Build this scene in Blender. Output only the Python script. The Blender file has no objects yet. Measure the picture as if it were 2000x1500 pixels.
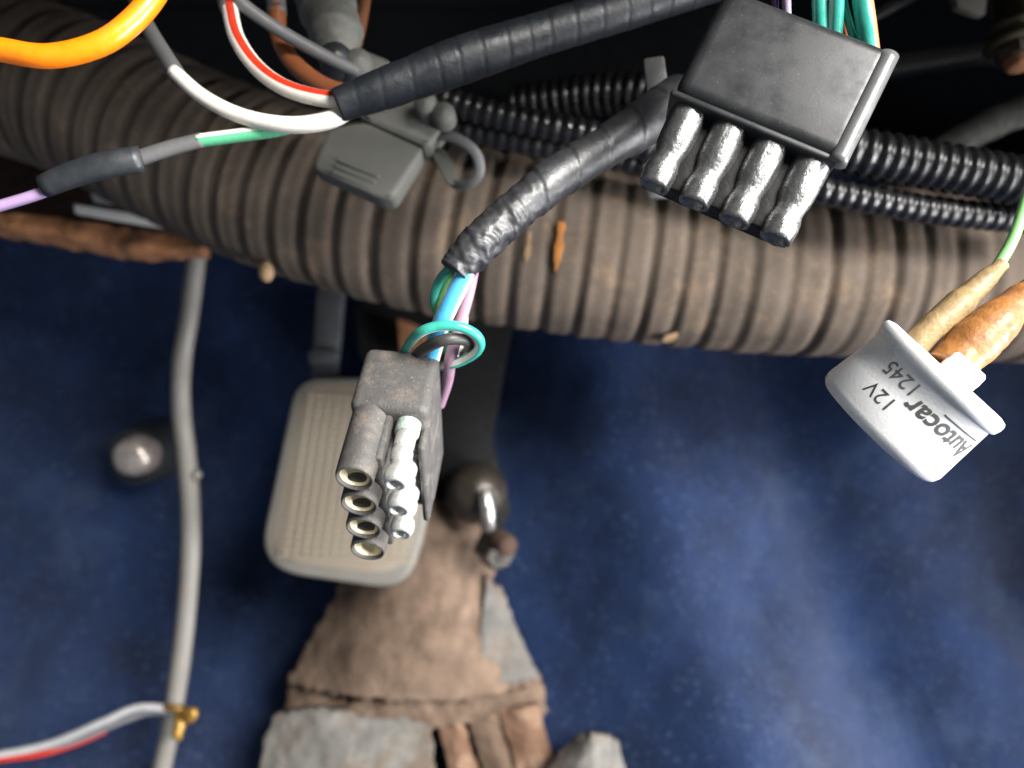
import bpy, bmesh, math, random
from mathutils import Vector, Matrix, noise
random.seed(7)
sc = bpy.context.scene

# ------------------------------------------------------------------ camera
FPX = 1511.0                        # focal length in pixels of the 2000 px wide photograph
TILT = math.radians(45)
CAM = Vector((0, 0, 0.45))
RIGHT = Vector((1, 0, 0))
FWD = Vector((0, math.cos(TILT), -math.sin(TILT)))
UP = Vector((0, math.sin(TILT), math.cos(TILT)))
cd = bpy.data.cameras.new('camera'); cam = bpy.data.objects.new('camera', cd)
sc.collection.objects.link(cam); sc.camera = cam
cam.location = CAM; cam.rotation_euler = (math.radians(90) - TILT, 0, 0)
cd.sensor_width = 36; cd.lens = 36 * FPX / 2000
cd.clip_start = 0.01; cd.clip_end = 50
cd.dof.use_dof = True; cd.dof.focus_distance = 0.168; cd.dof.aperture_fstop = 9.5
# ------------------------------------------------------------------ world and light
w = bpy.data.worlds.new('World'); sc.world = w; w.use_nodes = True
bg = w.node_tree.nodes['Background']; bg.inputs[0].default_value = (0.80, 0.90, 1.0, 1); bg.inputs[1].default_value = 0.19
def area(name, pos, target, sx, sy, power, col):
    l = bpy.data.lights.new(name, 'AREA'); l.shape = 'RECTANGLE'; l.size = sx; l.size_y = sy
    l.energy = power; l.color = col
    o = bpy.data.objects.new(name, l); sc.collection.objects.link(o)
    o.location = pos; o.rotation_euler = (Vector(target) - Vector(pos)).to_track_quat('-Z', 'Y').to_euler()
    return o
area('window_daylight', (0.78, -0.08, 1.28), (0.05, 0.14, 0.28), 0.62, 0.62, 58, (1.0, 0.97, 0.93))
area('door_daylight', (1.00, -0.22, 0.28), (0.05, 0.12, 0.30), 0.50, 0.60, 30, (0.98, 0.98, 1.0))
sc.view_settings.view_transform = 'Standard'; sc.view_settings.look = 'None'
sc.view_settings.exposure = 0.15; sc.view_settings.gamma = 1.0
sc.render.engine = 'CYCLES'
try:
    sc.cycles.use_denoising = True; sc.cycles.denoiser = 'OPENIMAGEDENOISE'
except Exception: pass
sc.cycles.max_bounces = 8

# ------------------------------------------------------------------ helpers
def P(px, py, d):
    return CAM + d * (FWD + (px - 1000) / FPX * RIGHT - (py - 750) / FPX * UP)
def mm(px, d): return px * d / FPX
def cv(r, u, f): return RIGHT * r + UP * u + FWD * f       # camera-axis direction
def srgb(r, g, b):
    f = lambda c: (c / 255 / 12.92) if c / 255 <= 0.04045 else ((c / 255 + 0.055) / 1.055) ** 2.4
    return (f(r), f(g), f(b))

WL = {}
def link(o, parent, loc):
    sc.collection.objects.link(o)
    if parent is None: o.location = loc
    else:
        o.parent = parent; o.location = Vector(loc) - WL[parent.name]
    WL[o.name] = Vector(loc)
def thing(name, label, cat, loc, group=None):
    o = bpy.data.objects.new(name, None); o.empty_display_size = 0.01
    link(o, None, Vector(loc)); o['label'] = label; o['category'] = cat
    if group: o['group'] = group
    return o
def tag(o, label, cat, group=None):
    o['label'] = label; o['category'] = cat
    if group: o['group'] = group
    return o
def make(name, data, mat, parent=None, smooth=True, kind=None):
    verts, faces, uvs = data if len(data) == 3 else (data[0], data[1], None)
    c = Vector((0, 0, 0))
    for v in verts: c += Vector(v)
    c /= len(verts)
    me = bpy.data.meshes.new(name)
    me.from_pydata([tuple(Vector(v) - c) for v in verts], [], faces)
    if uvs:
        ul = me.uv_layers.new(name='UVMap')
        for p in me.polygons:
            for li, vi in zip(p.loop_indices, range(len(p.vertices))):
                ul.data[li].uv = uvs[p.index][vi]
    me.validate(); me.update()
    bm = bmesh.new(); bm.from_mesh(me); bmesh.ops.recalc_face_normals(bm, faces=bm.faces); bm.to_mesh(me); bm.free()
    if smooth:
        for p in me.polygons: p.use_smooth = True
        if smooth == 'auto':
            try: me.set_sharp_from_angle(angle=math.radians(38))
            except Exception: pass
    me.materials.append(mat)
    o = bpy.data.objects.new(name, me); link(o, parent, c)
    if kind: o['kind'] = kind
    return o

def spline(pts, n=10):
    pts = [Vector(p) for p in pts]
    if len(pts) == 2: return [pts[0].lerp(pts[1], i / n) for i in range(n + 1)]
    q = [2 * pts[0] - pts[1]] + pts + [2 * pts[-1] - pts[-2]]
    out = []
    for i in range(1, len(q) - 2):
        a, b, c, d = q[i - 1:i + 3]
        for k in range(n):
            t = k / n
            out.append(0.5 * ((2 * b) + (c - a) * t + (2 * a - 5 * b + 4 * c - d) * t * t + (3 * b - a - 3 * c + d) * t ** 3))
    out.append(pts[-1]); return out
def resample(pl, step):
    L = [0]
    for a, b in zip(pl, pl[1:]): L.append(L[-1] + (b - a).length)
    n = max(2, int(L[-1] / step)); out = []; j = 0
    for i in range(n + 1):
        s = L[-1] * i / n
        while j < len(L) - 2 and L[j + 1] < s: j += 1
        out.append(pl[j].lerp(pl[j + 1], (s - L[j]) / max(1e-9, L[j + 1] - L[j])))
    return out, L[-1]
def tube(pts, rad, seg=20, step=None, n=10, cap=True, rfun=None, flat=1.0):
    """tube along control points; rad = metres, or list over the control points, rfun(s_metres, t, ang, p) multiplies"""
    pl = spline(pts, n)
    if step is None:
        r0 = rad if isinstance(rad, (int, float)) else sum(rad) / len(rad); step = r0 * 0.6
    pl, L = resample(pl, step)
    N = len(pl) - 1
    T = [((pl[min(i + 1, N)] - pl[max(i - 1, 0)]).normalized()) for i in range(N + 1)]
    nrm = (-FWD) - T[0] * (-FWD).dot(T[0])
    if nrm.length < 1e-3: nrm = UP - T[0] * UP.dot(T[0])
    nrm.normalize()
    verts, faces, uvs = [], [], []
    # control radii are spread evenly by arc fraction of the control polygon
    if not isinstance(rad, (int, float)):
        cp = [Vector(p) for p in pts]; cl = [0]
        for a, b in zip(cp, cp[1:]): cl.append(cl[-1] + (b - a).length)
        cl = [c / cl[-1] for c in cl]
    def R(t):
        if isinstance(rad, (int, float)): return rad
        for i in range(len(cl) - 1):
            if t <= cl[i + 1] + 1e-9:
                f = (t - cl[i]) / max(1e-9, cl[i + 1] - cl[i]); f = f * f * (3 - 2 * f)
                return rad[i] * (1 - f) + rad[i + 1] * f
        return rad[-1]
    for i in range(N + 1):
        nrm = nrm - T[i] * nrm.dot(T[i]); nrm.normalize(); bn = T[i].cross(nrm)
        t = i / N
        for k in range(seg):
            a = 2 * math.pi * k / seg
            r = R(t)
            if rfun: r *= rfun(t * L, t, a, pl[i])
            verts.append(pl[i] + nrm * (math.cos(a) * r * flat) + bn * (math.sin(a) * r))
    for i in range(N):
        for k in range(seg):
            k2 = (k + 1) % seg
            faces.append((i * seg + k, i * seg + k2, (i + 1) * seg + k2, (i + 1) * seg + k))
            u0, u1 = L * i / N, L * (i + 1) / N; v0, v1 = k / seg, (k + 1) / seg
            uvs.append(((u0, v0), (u0, v1), (u1, v1), (u1, v0)))
    if cap:
        for i0, c in ((0, pl[0]), (N, pl[-1])):
            verts.append(c); ci = len(verts) - 1
            for k in range(seg):
                faces.append((ci, i0 * seg + k, i0 * seg + (k + 1) % seg)); uvs.append(((0, .5),) * 3)
    return verts, faces, uvs
def pxs(lst): return [P(*p) for p in lst]
def frame_pts(verts, O, X, Y, Z): return [O + X * v[0] + Y * v[1] + Z * v[2] for v in verts]
def lathe(profile, O, axis, seg=32, xref=None):
    """profile [(r, h)] spun about axis from O"""
    axis = axis.normalized(); x = xref or (RIGHT if abs(axis.dot(RIGHT)) < .9 else UP)
    x = (x - axis * x.dot(axis)).normalized(); y = axis.cross(x)
    verts, faces = [], []
    for r, h in profile:
        for k in range(seg):
            a = 2 * math.pi * k / seg; verts.append(O + axis * h + x * (r * math.cos(a)) + y * (r * math.sin(a)))
    for i in range(len(profile) - 1):
        for k in range(seg):
            k2 = (k + 1) % seg; faces.append((i * seg + k, i * seg + k2, (i + 1) * seg + k2, (i + 1) * seg + k))
    return verts, faces
def bmdata(bm):
    bm.verts.index_update(); bm.normal_update()
    d = [v.co.copy() for v in bm.verts], [tuple(v.index for v in f.verts) for f in bm.faces]; bm.free(); return d
def box(O, X, Y, Z, lo, hi, bev=0.0, seg=3):
    """box in the frame O, X, Y, Z from lo to hi, bevelled"""
    bm = bmesh.new(); bmesh.ops.create_cube(bm, size=1)
    for v in bm.verts: v.co = Vector([(lo[i] + hi[i]) / 2 + v.co[i] * (hi[i] - lo[i]) for i in range(3)])
    if bev: bmesh.ops.bevel(bm, geom=list(bm.edges), offset=bev, segments=seg, profile=.5, affect='EDGES')
    for v in bm.verts: v.co = O + X * v.co[0] + Y * v.co[1] + Z * v.co[2]
    return bmdata(bm)
def join(*ds):
    V, Fs = [], []
    for d in ds:
        o = len(V); V += list(d[0]); Fs += [tuple(i + o for i in f) for f in d[1]]
    return V, Fs
def slab(poly, thick, bev=0.0, seg=2, direction=None):
    """polygon of world points extruded away from the camera by thick"""
    poly = [Vector(p) for p in poly]
    nr = Vector((0, 0, 0)); c = sum(poly, Vector()) / len(poly)
    for a, b in zip(poly, poly[1:] + poly[:1]): nr += (a - c).cross(b - c)
    nr.normalize()
    if nr.dot(c - CAM) < 0: nr = -nr
    if direction is not None: nr = direction
    bm = bmesh.new(); vs = [bm.verts.new(p) for p in poly]; f = bm.faces.new(vs)
    r = bmesh.ops.extrude_face_region(bm, geom=[f])
    for e in r['geom']:
        if isinstance(e, bmesh.types.BMVert): e.co += nr * thick
    if bev: bmesh.ops.bevel(bm, geom=[e for e in bm.edges], offset=bev, segments=seg, profile=.5, affect='EDGES')
    return bmdata(bm)
def rounded(poly, r=0.25, n=4):
    """round the corners of a pixel polygon"""
    out = []; m = len(poly)
    for i in range(m):
        a, b, c = Vector(poly[i - 1]), Vector(poly[i]), Vector(poly[(i + 1) % m])
        rr = r
        p0 = b + (a - b) * min(.45, rr / max(1e-6, (a - b).length)); p1 = b + (c - b) * min(.45, rr / max(1e-6, (c - b).length))
        for k in range(n + 1):
            t = k / n; out.append(p0 * (1 - t) ** 2 + b * 2 * t * (1 - t) + p1 * t * t)
    return out
def patch(rows, nu, nv, disp=0.0, dscale=60, thick=0.002, edge=0.0):
    """surface lofted through rows of world points, rough, with thickness away from the camera"""
    S = [resample(spline(r, 8), 1)[0] if False else spline(r, 8) for r in rows]
    def even(pl, n):
        L = [0]
        for a, b in zip(pl, pl[1:]): L.append(L[-1] + (b - a).length)
        out = []; j = 0
        for i in range(n + 1):
            s = L[-1] * i / n
            while j < len(L) - 2 and L[j + 1] < s: j += 1
            out.append(pl[j].lerp(pl[j + 1], (s - L[j]) / max(1e-9, L[j + 1] - L[j])))
        return out
    S = [even(s, nu) for s in S]
    cols = [even(spline([s[i] for s in S], 8), nv) for i in range(nu + 1)]
    verts, faces = [], []
    W = nv + 1
    for side in (0, 1):
        for i in range(nu + 1):
            for j in range(nv + 1):
                p = cols[i][j].copy()
                nn = noise.noise(p * dscale) + .5 * noise.noise(p * dscale * 2.7) + .25 * noise.noise(p * dscale * 6.1)
                p += -FWD * nn * disp
                if edge and (i in (0, nu) or j in (0, nv)):
                    p += (RIGHT * noise.noise(p * 260) + UP * noise.noise(p * 260 + Vector((9, 9, 9)))) * edge
                if side: p += FWD * thick
                verts.append(p)
    o = (nu + 1) * W
    for i in range(nu):
        for j in range(nv):
            a = i * W + j; faces.append((a, a + 1, a + W + 1, a + W)); faces.append((o + a, o + a + W, o + a + W + 1, o + a + 1))
    for i in range(nu):
        for j in (0, nv):
            a = i * W + j; faces.append((a, a + W, o + a + W, o + a))
    for j in range(nv):
        for i in (0, nu):
            a = i * W + j; faces.append((a, a + 1, o + a + 1, o + a))
    return verts, faces

# ------------------------------------------------------------------ materials
def mat(name, col, rough=.5, metal=0.0, var=.25, vscale=120, bump=.15, bscale=700, dirt=None, dirt_amt=.0, dscale=90,
        coat=0.0, spec=.5, stripes=None, sheen=0.0, rvar=.15, bdist=.0006, speck=None, speck_amt=0.0, sscale=900):
    m = bpy.data.materials.new(name); m.use_nodes = True; nt = m.node_tree; N = nt.nodes; L = nt.links
    b = N['Principled BSDF']; b.inputs['Metallic'].default_value = metal
    b.inputs['Specular IOR Level'].default_value = spec; b.inputs['Coat Weight'].default_value = coat; b.inputs['Coat Roughness'].default_value = .12
    b.inputs['Sheen Weight'].default_value = sheen
    tc = N.new('ShaderNodeTexCoord')
    def nz(scale, detail=5, rough_=.6):
        n = N.new('ShaderNodeTexNoise'); n.inputs['Scale'].default_value = scale; n.inputs['Detail'].default_value = detail
        n.inputs['Roughness'].default_value = rough_; L.new(tc.outputs['Object'], n.inputs['Vector']); return n.outputs['Fac']
    def rng(x, a, b_, c, d):
        r = N.new('ShaderNodeMapRange'); r.inputs[1].default_value = a; r.inputs[2].default_value = b_; r.inputs[3].default_value = c; r.inputs[4].default_value = d
        L.new(x, r.inputs[0]); return r.outputs[0]
    def mix(fac, a, c, mode='MIX'):
        x = N.new('ShaderNodeMix'); x.data_type = 'RGBA'; x.blend_type = mode
        for s, v in ((x.inputs[0], fac), (x.inputs[6], a), (x.inputs[7], c)):
            if hasattr(v, 'links') or hasattr(v, 'is_linked'): L.new(v, s)
            else: s.default_value = v if isinstance(v, (int, float)) else (*v, 1)
        return x.outputs[2]
    base = tuple(col)
    cur = None
    if stripes:
        uv = N.new('ShaderNodeUVMap'); sep = N.new('ShaderNodeSeparateXYZ'); L.new(uv.outputs[0], sep.inputs[0])
        cur = base
        for centre, width, sc_ in stripes:
            s1 = N.new('ShaderNodeMath'); s1.operation = 'SUBTRACT'; L.new(sep.outputs[1], s1.inputs[0]); s1.inputs[1].default_value = centre - .5
            fr = N.new('ShaderNodeMath'); fr.operation = 'FRACT'; L.new(s1.outputs[0], fr.inputs[0])
            s2 = N.new('ShaderNodeMath'); s2.operation = 'SUBTRACT'; L.new(fr.outputs[0], s2.inputs[0]); s2.inputs[1].default_value = .5
            ab = N.new('ShaderNodeMath'); ab.operation = 'ABSOLUTE'; L.new(s2.outputs[0], ab.inputs[0])
            f = rng(ab.outputs[0], width / 2 - .012, width / 2 + .012, 1, 0)
            cur = mix(f, cur, sc_)
    n1 = nz(vscale)
    k = rng(n1, .25, .75, 1 - var, 1 + var * .6)
    cur = mix(1.0, cur if cur is not None else base, (1, 1, 1), 'MIX') if False else (cur if cur is not None else base)
    kc = N.new('ShaderNodeCombineColor')
    for i in range(3): L.new(k, kc.inputs[i])
    cur = mix(1.0, cur, kc.outputs[0], 'MULTIPLY')
    rf = rng(nz(vscale * 2.3), .3, .7, max(.03, rough - rvar), min(1, rough + rvar))
    if dirt:
        dn = nz(dscale, 8, .7); df = rng(dn, .62 - dirt_amt * .4, .78 - dirt_amt * .4, 0, min(1, .35 + dirt_amt))
        cur = mix(df, cur, dirt)
        rr = N.new('ShaderNodeMix'); L.new(df, rr.inputs[0]); L.new(rf, rr.inputs[2]); rr.inputs[3].default_value = .9; rf = rr.outputs[0]
    if speck:
        sn = nz(sscale, 2, .5); sf = rng(sn, .70 - speck_amt * .25, .76 - speck_amt * .25, 0, .8); cur = mix(sf, cur, speck)
    L.new(cur, b.inputs['Base Color']); L.new(rf, b.inputs['Roughness'])
    if bump:
        bn = N.new('ShaderNodeBump'); bn.inputs['Strength'].default_value = bump; bn.inputs['Distance'].default_value = bdist
        L.new(nz(bscale, 6, .65), bn.inputs['Height']); L.new(bn.outputs[0], b.inputs['Normal'])
    return m
DUST = srgb(150, 125, 100)
M = {}
M['carpet'] = mat('carpet_blue', (0.009, 0.026, 0.086), .95, var=.6, vscale=18, bump=1, bscale=500, bdist=.003, dirt=(.044, .072, .135), dirt_amt=.2, dscale=16, sheen=.12, speck=(.035, .06, .13), speck_amt=.36, sscale=300, spec=.1)
M['bulkhead'] = mat('cavity_shade_black', (0.006, 0.006, 0.0065), .7, bump=.3, bscale=200, spec=.25)  # near-black base stands in for the unlit cavity under the dash
M['black_steel'] = mat('dusty_black_steel', (0.012, 0.012, 0.012), .6, dirt=(.05, .05, .045), dirt_amt=.1, dscale=70, spec=.3)
M['duct'] = mat('dusty_brown_rubber', srgb(97, 86, 76), .85, var=.42, vscale=38, bump=.35, bscale=900, dirt=srgb(136, 114, 92), dirt_amt=.22, dscale=60, speck=srgb(176, 148, 116), speck_amt=.04, sscale=1300, spec=.25)
M['rubber'] = mat('grey_dusty_rubber', srgb(76, 74, 72), .62, var=.3, vscale=180, bump=.55, bscale=1500, bdist=.0004, dirt=srgb(116, 104, 94), dirt_amt=.24, dscale=170, speck=srgb(170, 150, 130), speck_amt=.06, sscale=2600)
M['plastic'] = mat('black_satin_plastic', srgb(35, 36, 38), .45, var=.08, vscale=60, bump=.04, bscale=1800, speck=srgb(110, 108, 102), speck_amt=.02, sscale=2400)
M['gloss'] = mat('sleeve_highlight_silver', (.20, .20, .198), .29, .75, var=.3, vscale=300, bump=.5, bscale=420, bdist=.0007, rvar=.12, coat=.3, spec=.8, speck=srgb(225, 225, 220), speck_amt=.06, sscale=1900)  # silver tone puts the sleeves' blown-out highlights into the colour
M['tin'] = mat('tinned_metal', (.74, .75, .71), .32, .65, var=.35, vscale=300, bump=.35, bscale=900, bdist=.0005, rvar=.15)
M['brass'] = mat('brass', (.72, .63, .44), .36, .35, var=.3, vscale=500, bump=.3, bscale=1400, bdist=.0004)
M['verdigris'] = mat('verdigris_tin', (.45, .56, .50), .6, .3, var=.3, vscale=500, bump=.6, bscale=1500)
M['alu'] = mat('white_aluminium', (.88, .88, .88), .36, .12, var=.10, vscale=70, bump=.12, bscale=1200)
M['white_plastic'] = mat('white_plastic', (.80, .79, .76), .4, var=.08)
M['ink'] = mat('black_print', (.05, .05, .05), .6, bump=0)
def wire(name, col, stripes=None, rough=.32, **k): return mat(name, col, rough, var=.12, vscale=160, bump=.14, bscale=600, stripes=stripes, coat=.12, dirt=srgb(122, 106, 90), dirt_amt=.06, dscale=190, **k)
ORANGE = (0.95, 0.22, 0.004); WHITE = (.80, .76, .68); RED = (.50, .035, .012); GREEN = (.10, .42, .22); TEAL = (.045, .38, .30)
LILAC = (.36, .25, .42); PURPLE = (.36, .21, .29); BLUE = (.08, .42, .74); GREY = (.11, .11, .112)
M['sleeve_grey'] = mat('grey_heatshrink', (.10, .10, .10), .55, var=.15, bump=.15)
M['sleeve_black'] = mat('black_heatshrink', (.022, .025, .028), .42, var=.2, bump=.2, bscale=500)
M['tape'] = mat('black_vinyl_tape', (.010, .012, .015), .46, var=.2, vscale=90, bump=.25, bscale=600, spec=.38)
M['tape_shiny'] = mat('black_crinkled_tape', (.023, .0235, .026), .46, var=.3, vscale=200, bump=.25, bscale=300, bdist=.0010, spec=.8, rvar=.1)
M['loom'] = mat('black_loom', (.010, .010, .011), .3, var=.2, bump=.1, spec=.6, dirt=(.10, .09, .08), dirt_amt=.06, dscale=60)
M['fuse'] = mat('grey_fuse_plastic', srgb(92, 92, 87), .6, var=.1, vscale=60, bump=.15, bscale=900, dirt=srgb(120, 112, 100), dirt_amt=.1)
M['grey_cable'] = mat('grey_cable', srgb(116, 113, 107), .6, var=.2, vscale=35, bump=.15, dirt=srgb(150, 130, 110), dirt_amt=.1)
M['rust'] = mat('rusty_steel', srgb(146, 98, 64), .85, var=.5, vscale=90, bump=.7, bscale=300, bdist=.0012, dirt=srgb(60, 44, 34), dirt_amt=.3, dscale=70)
M['dark_rust'] = mat('dark_brown_steel', srgb(70, 50, 38), .85, var=.5, vscale=80, bump=.5, bscale=300, dirt=srgb(110, 84, 62), dirt_amt=.12, dscale=90)
M['tan'] = mat('tan_dusty_rubber', srgb(116, 98, 84), .9, var=.5, vscale=50, bump=.8, bscale=260, bdist=.0015, dirt=srgb(66, 54, 46), dirt_amt=.36, dscale=34, spec=.15)
M['grey_felt'] = mat('grey_felt', srgb(112, 110, 106), .9, var=.5, vscale=55, bump=.8, bscale=260, bdist=.0015, dirt=srgb(96, 80, 66), dirt_amt=.36, dscale=38, spec=.15)
M['wood'] = mat('brown_strip', srgb(112, 84, 66), .85, var=.4, vscale=70, bump=.6, bscale=250, dirt=srgb(160, 138, 118), dirt_amt=.25, dscale=60)
M['pedal'] = mat('worn_pedal_rubber', srgb(136, 128, 114), .7, var=.2, vscale=30, bump=.3, bscale=700, dirt=srgb(132, 114, 94), dirt_amt=.38, dscale=18)
M['pedal_edge'] = mat('pedal_edge_rubber', srgb(112, 109, 102), .6, var=.15, vscale=40, bump=.2)
M['pedal_arm'] = mat('grey_steel_arm', srgb(72, 74, 76), .5, .3, var=.3, vscale=60, bump=.3)
M['steel'] = mat('worn_steel', (.55, .53, .50), .32, .9, var=.35, vscale=90, bump=.3, dirt=srgb(110, 84, 66), dirt_amt=.12, dscale=70)
M['dark_rubber'] = mat('dark_bush', srgb(60, 54, 48), .32, .3, var=.35, vscale=50, bump=.3, dirt=srgb(24, 22, 20), dirt_amt=.3, dscale=50)
M['boot_tan'] = mat('tan_terminal_boot', srgb(164, 138, 96), .55, var=.5, vscale=160, bump=.7, bscale=700, dirt=srgb(84, 62, 40), dirt_amt=.34, dscale=170, coat=.1)
M['boot_rust'] = mat('rust_terminal_boot', srgb(168, 110, 52), .5, var=.55, vscale=150, bump=.7, bscale=600, dirt=srgb(96, 66, 50), dirt_amt=.36, dscale=130, coat=.15)
M['stud'] = mat('worn_stud_steel', srgb(196, 184, 176), .32, .6, var=.3, vscale=90, bump=.2)
M['gold'] = mat('brass_clip', srgb(150, 116, 52), .4, .5, var=.3)
M['olive'] = mat('olive_plated_steel', srgb(72, 66, 48), .5, .5, var=.4, vscale=90, bump=.3)
M['moss'] = mat('dusty_cloth_cable', (.03, .032, .028), .8, var=.4, bump=.6, bscale=200, dirt=(.16, .16, .12), dirt_amt=.22, dscale=110)
M['streak_orange'] = mat('orange_rust_streak', srgb(164, 104, 44), .8, var=.4, vscale=150, bump=.4)
M['streak_tan'] = mat('tan_mud_streak', srgb(142, 116, 86), .9, var=.4, vscale=150, bump=.5)
M['matt_black'] = mat('matt_black_rubber', (.008, .008, .008), .6, bump=.3, bscale=900, spec=.3)
M['tie'] = mat('grey_cable_tie', (.045, .045, .045), .5, var=.2, bump=.2)

# ------------------------------------------------------------------ the setting
def carpet():
    # floor, then the toe board rising at 45 degrees; one draped sheet
    def prof(s):
        k = 0.22                       # y where the toe board starts
        if s < k: y, z = s, 0
        else: y, z = k + (s - k) * .7071, (s - k) * .7071
        # round the crease
        if abs(s - k) < .06:
            t = (s - k + .06) / .12; p0, p1, p2 = Vector((k - .06, 0)), Vector((k, 0)), Vector((k + .0424, .0424))
            q = p0 * (1 - t) ** 2 + p1 * 2 * t * (1 - t) + p2 * t * t; y, z = q.x, q.y
        return y, z
    nu, nv = 220, 170; V = []; Fc = []
    for i in range(nu + 1):
        x = -.62 + 1.24 * i / nu
        for j in range(nv + 1):
            s = -.35 + .85 * j / nv; y, z = prof(s)
            p = Vector((x, y, z))
            h = .016 * noise.noise(Vector((x * 7, s * 3.2, 1))) + .006 * noise.noise(Vector((x * 22, s * 12, 2))) + .0016 * noise.noise(Vector((x * 75, s * 75, 3)))
            # a raised fold running up the toe board on the right, a hollow beside it
            f = math.exp(-((x - .085 - (s - .25) * .35 * -1) / .042) ** 2) * .026 - math.exp(-((x - .185 + (s - .25) * .30) / .035) ** 2) * .022
            h += f + .055 * math.exp(-((x - .12) / .17) ** 2)  # wide hump added to turn the carpet's left side away from the light
            V.append(p + Vector((0, -.55, .83)) * h)
    W = nv + 1
    for i in range(nu):
        for j in range(nv):
            a = i * W + j; Fc.append((a, a + W, a + W + 1, a + 1))
    o = make('carpet', (V, Fc), M['carpet']); o['kind'] = 'structure'
carpet()
def carpet_lint():
    V, Fc = [], []
    co = bpy.data.objects['carpet']; n = 0
    vs = co.data.vertices
    for _ in range(260):
        v = vs[random.randrange(len(vs))]; p = v.co + co.location + v.normal * .0012
        r = random.uniform(.0004, .0013) * random.choice((1, 1, 1, 1.8)); b = len(V)
        for k in range(6): V.append(p + Vector((random.uniform(-1, 1), random.uniform(-1, 1), random.uniform(-.5, .5))) * r)
        Fc += [(b, b + 1, b + 2), (b, b + 2, b + 3), (b + 1, b + 4, b + 2), (b + 2, b + 4, b + 5), (b + 3, b + 2, b + 5), (b, b + 3, b + 4)]
    o = make('carpet_grit', (V, Fc), mat('pale_grit', srgb(84, 88, 100), .9, var=.5), None, False)
    tag(o, 'pale grit and lint scattered over the blue carpet', 'grit'); o['kind'] = 'stuff'
carpet_lint()
def struct(name, data, m, smooth='auto'):
    o = make(name, data, m, None, smooth); o['kind'] = 'structure'; return o
X0, Y0, Z0 = Vector((1, 0, 0)), Vector((0, 1, 0)), Vector((0, 0, 1))
struct('bulkhead', join(box(Vector((0, .44, .20)), X0, Y0, Z0, (-.62, 0, 0), (.62, .01, .5), .002),
                        box(Vector((0, .408, .192)), X0, Vector((0, .80, .60)), Vector((0, -.60, .80)), (-.62, 0, -.012), (.62, .06, .002), .003),
                        box(Vector((0, .44, .30)), X0, Y0, Z0, (-.62, -.012, 0), (.62, .004, .02), .004)), M['bulkhead'])
struct('kick_panel_blocker', box(Vector((.46, .07, -.02)), X0, Y0, Z0, (0, 0, 0), (.012, .37, .5), .004), M['bulkhead'])  # unseen panel added to keep the door light off the toe board
struct('dashboard', box(Vector((0, .170, .47)), X0, Y0, Z0, (-.6, 0, 0), (.6, .270, .03), .01), M['bulkhead'])  # unseen dash slab added, front edge set to shade duct and toe board

# ------------------------------------------------------------------ big corrugated duct
DUCT = [(-300, 60, .345), (-60, 122, .334), (150, 190, .326), (350, 285, .318), (560, 372, .311), (760, 428, .307), (960, 466, .305), (1160, 494, .305), (1360, 516, .305), (1560, 529, .305), (1760, 536, .307), (1980, 545, .312), (2180, 556, .32)]
pitch = .0121
rr_ = [random.uniform(.55, 1.25) for _ in range(200)]; rp_ = [random.uniform(-.03, .03) for _ in range(200)]
def ductr(s, t, a, p):
    # a wound hose: broad flat bands, a groove between them and a low ridge beside each groove; uneven and a little squashed
    q = s / pitch + .05 * math.sin(a * 2 + 1) + .45 * noise.noise(Vector((s * 22, 3, 1))) + .06 * noise.noise(p * 30)
    k = int(math.floor(q)); ph = q - k
    g = math.exp(-((ph - .5 - rp_[k % 200]) / .15) ** 2)
    rdg = math.exp(-((ph - .74) / .11) ** 2)
    return 1 - .040 * rr_[k % 200] * g + .013 * rr_[(k + 7) % 200] * rdg + .022 * noise.noise(p * 22) + .010 * noise.noise(p * 60) + .004 * noise.noise(p * 240)
duct = thing('corrugated_duct', 'large dusty brown corrugated heater duct running behind the connectors', 'duct', P(1000, 490, .305))
make('hose', tube(pxs(DUCT), .0335, seg=64, step=pitch / 10, rfun=ductr), M['duct'], duct)
dpl = spline(pxs(DUCT), 20)
def streak(name, px, y0, y1, wpx, m):
    """thin crust lying on the duct skin, bent round its axis"""
    d0 = .3; cpts = []
    for k in range(9):
        py = y0 + (y1 - y0) * k / 8
        ray = (P(px + (py - y0) * -.12, py, 1) - CAM).normalized()
        best = None
        for q in range(700, 1800):
            pt = CAM + ray * (q * .0002 + .1)
            dd = min((pt - a).length for a in dpl[60:200:2])
            if dd <= .0340: best = pt; break
        if best: cpts.append(best)
    n = len(cpts)
    make(name, tube(cpts, [mm(wpx, .28) * [.5, .9, 1, .8, 1.05, .85, .95, .6, .35][i * 9 // n] for i in range(n)], seg=10, flat=.06,
                    rfun=lambda s, t, a, p: 1 + .5 * noise.noise(p * 300)), m, duct)
streak('rust_streak', 1097, 432, 530, 9, M['streak_orange'])
streak('rust_streak', 1034, 452, 512, 7, M['streak_tan'])
streak('mud_crust', 1312, 652, 668, 26, M['streak_tan'])
make('mud_drop', lathe([(0, -.0034), (.0018, -.0028), (.0030, -.0005), (.0026, .0025), (.001, .0045), (0, .005)], P(520, 534, .296), UP, 16), M['streak_tan'], duct)

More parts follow.
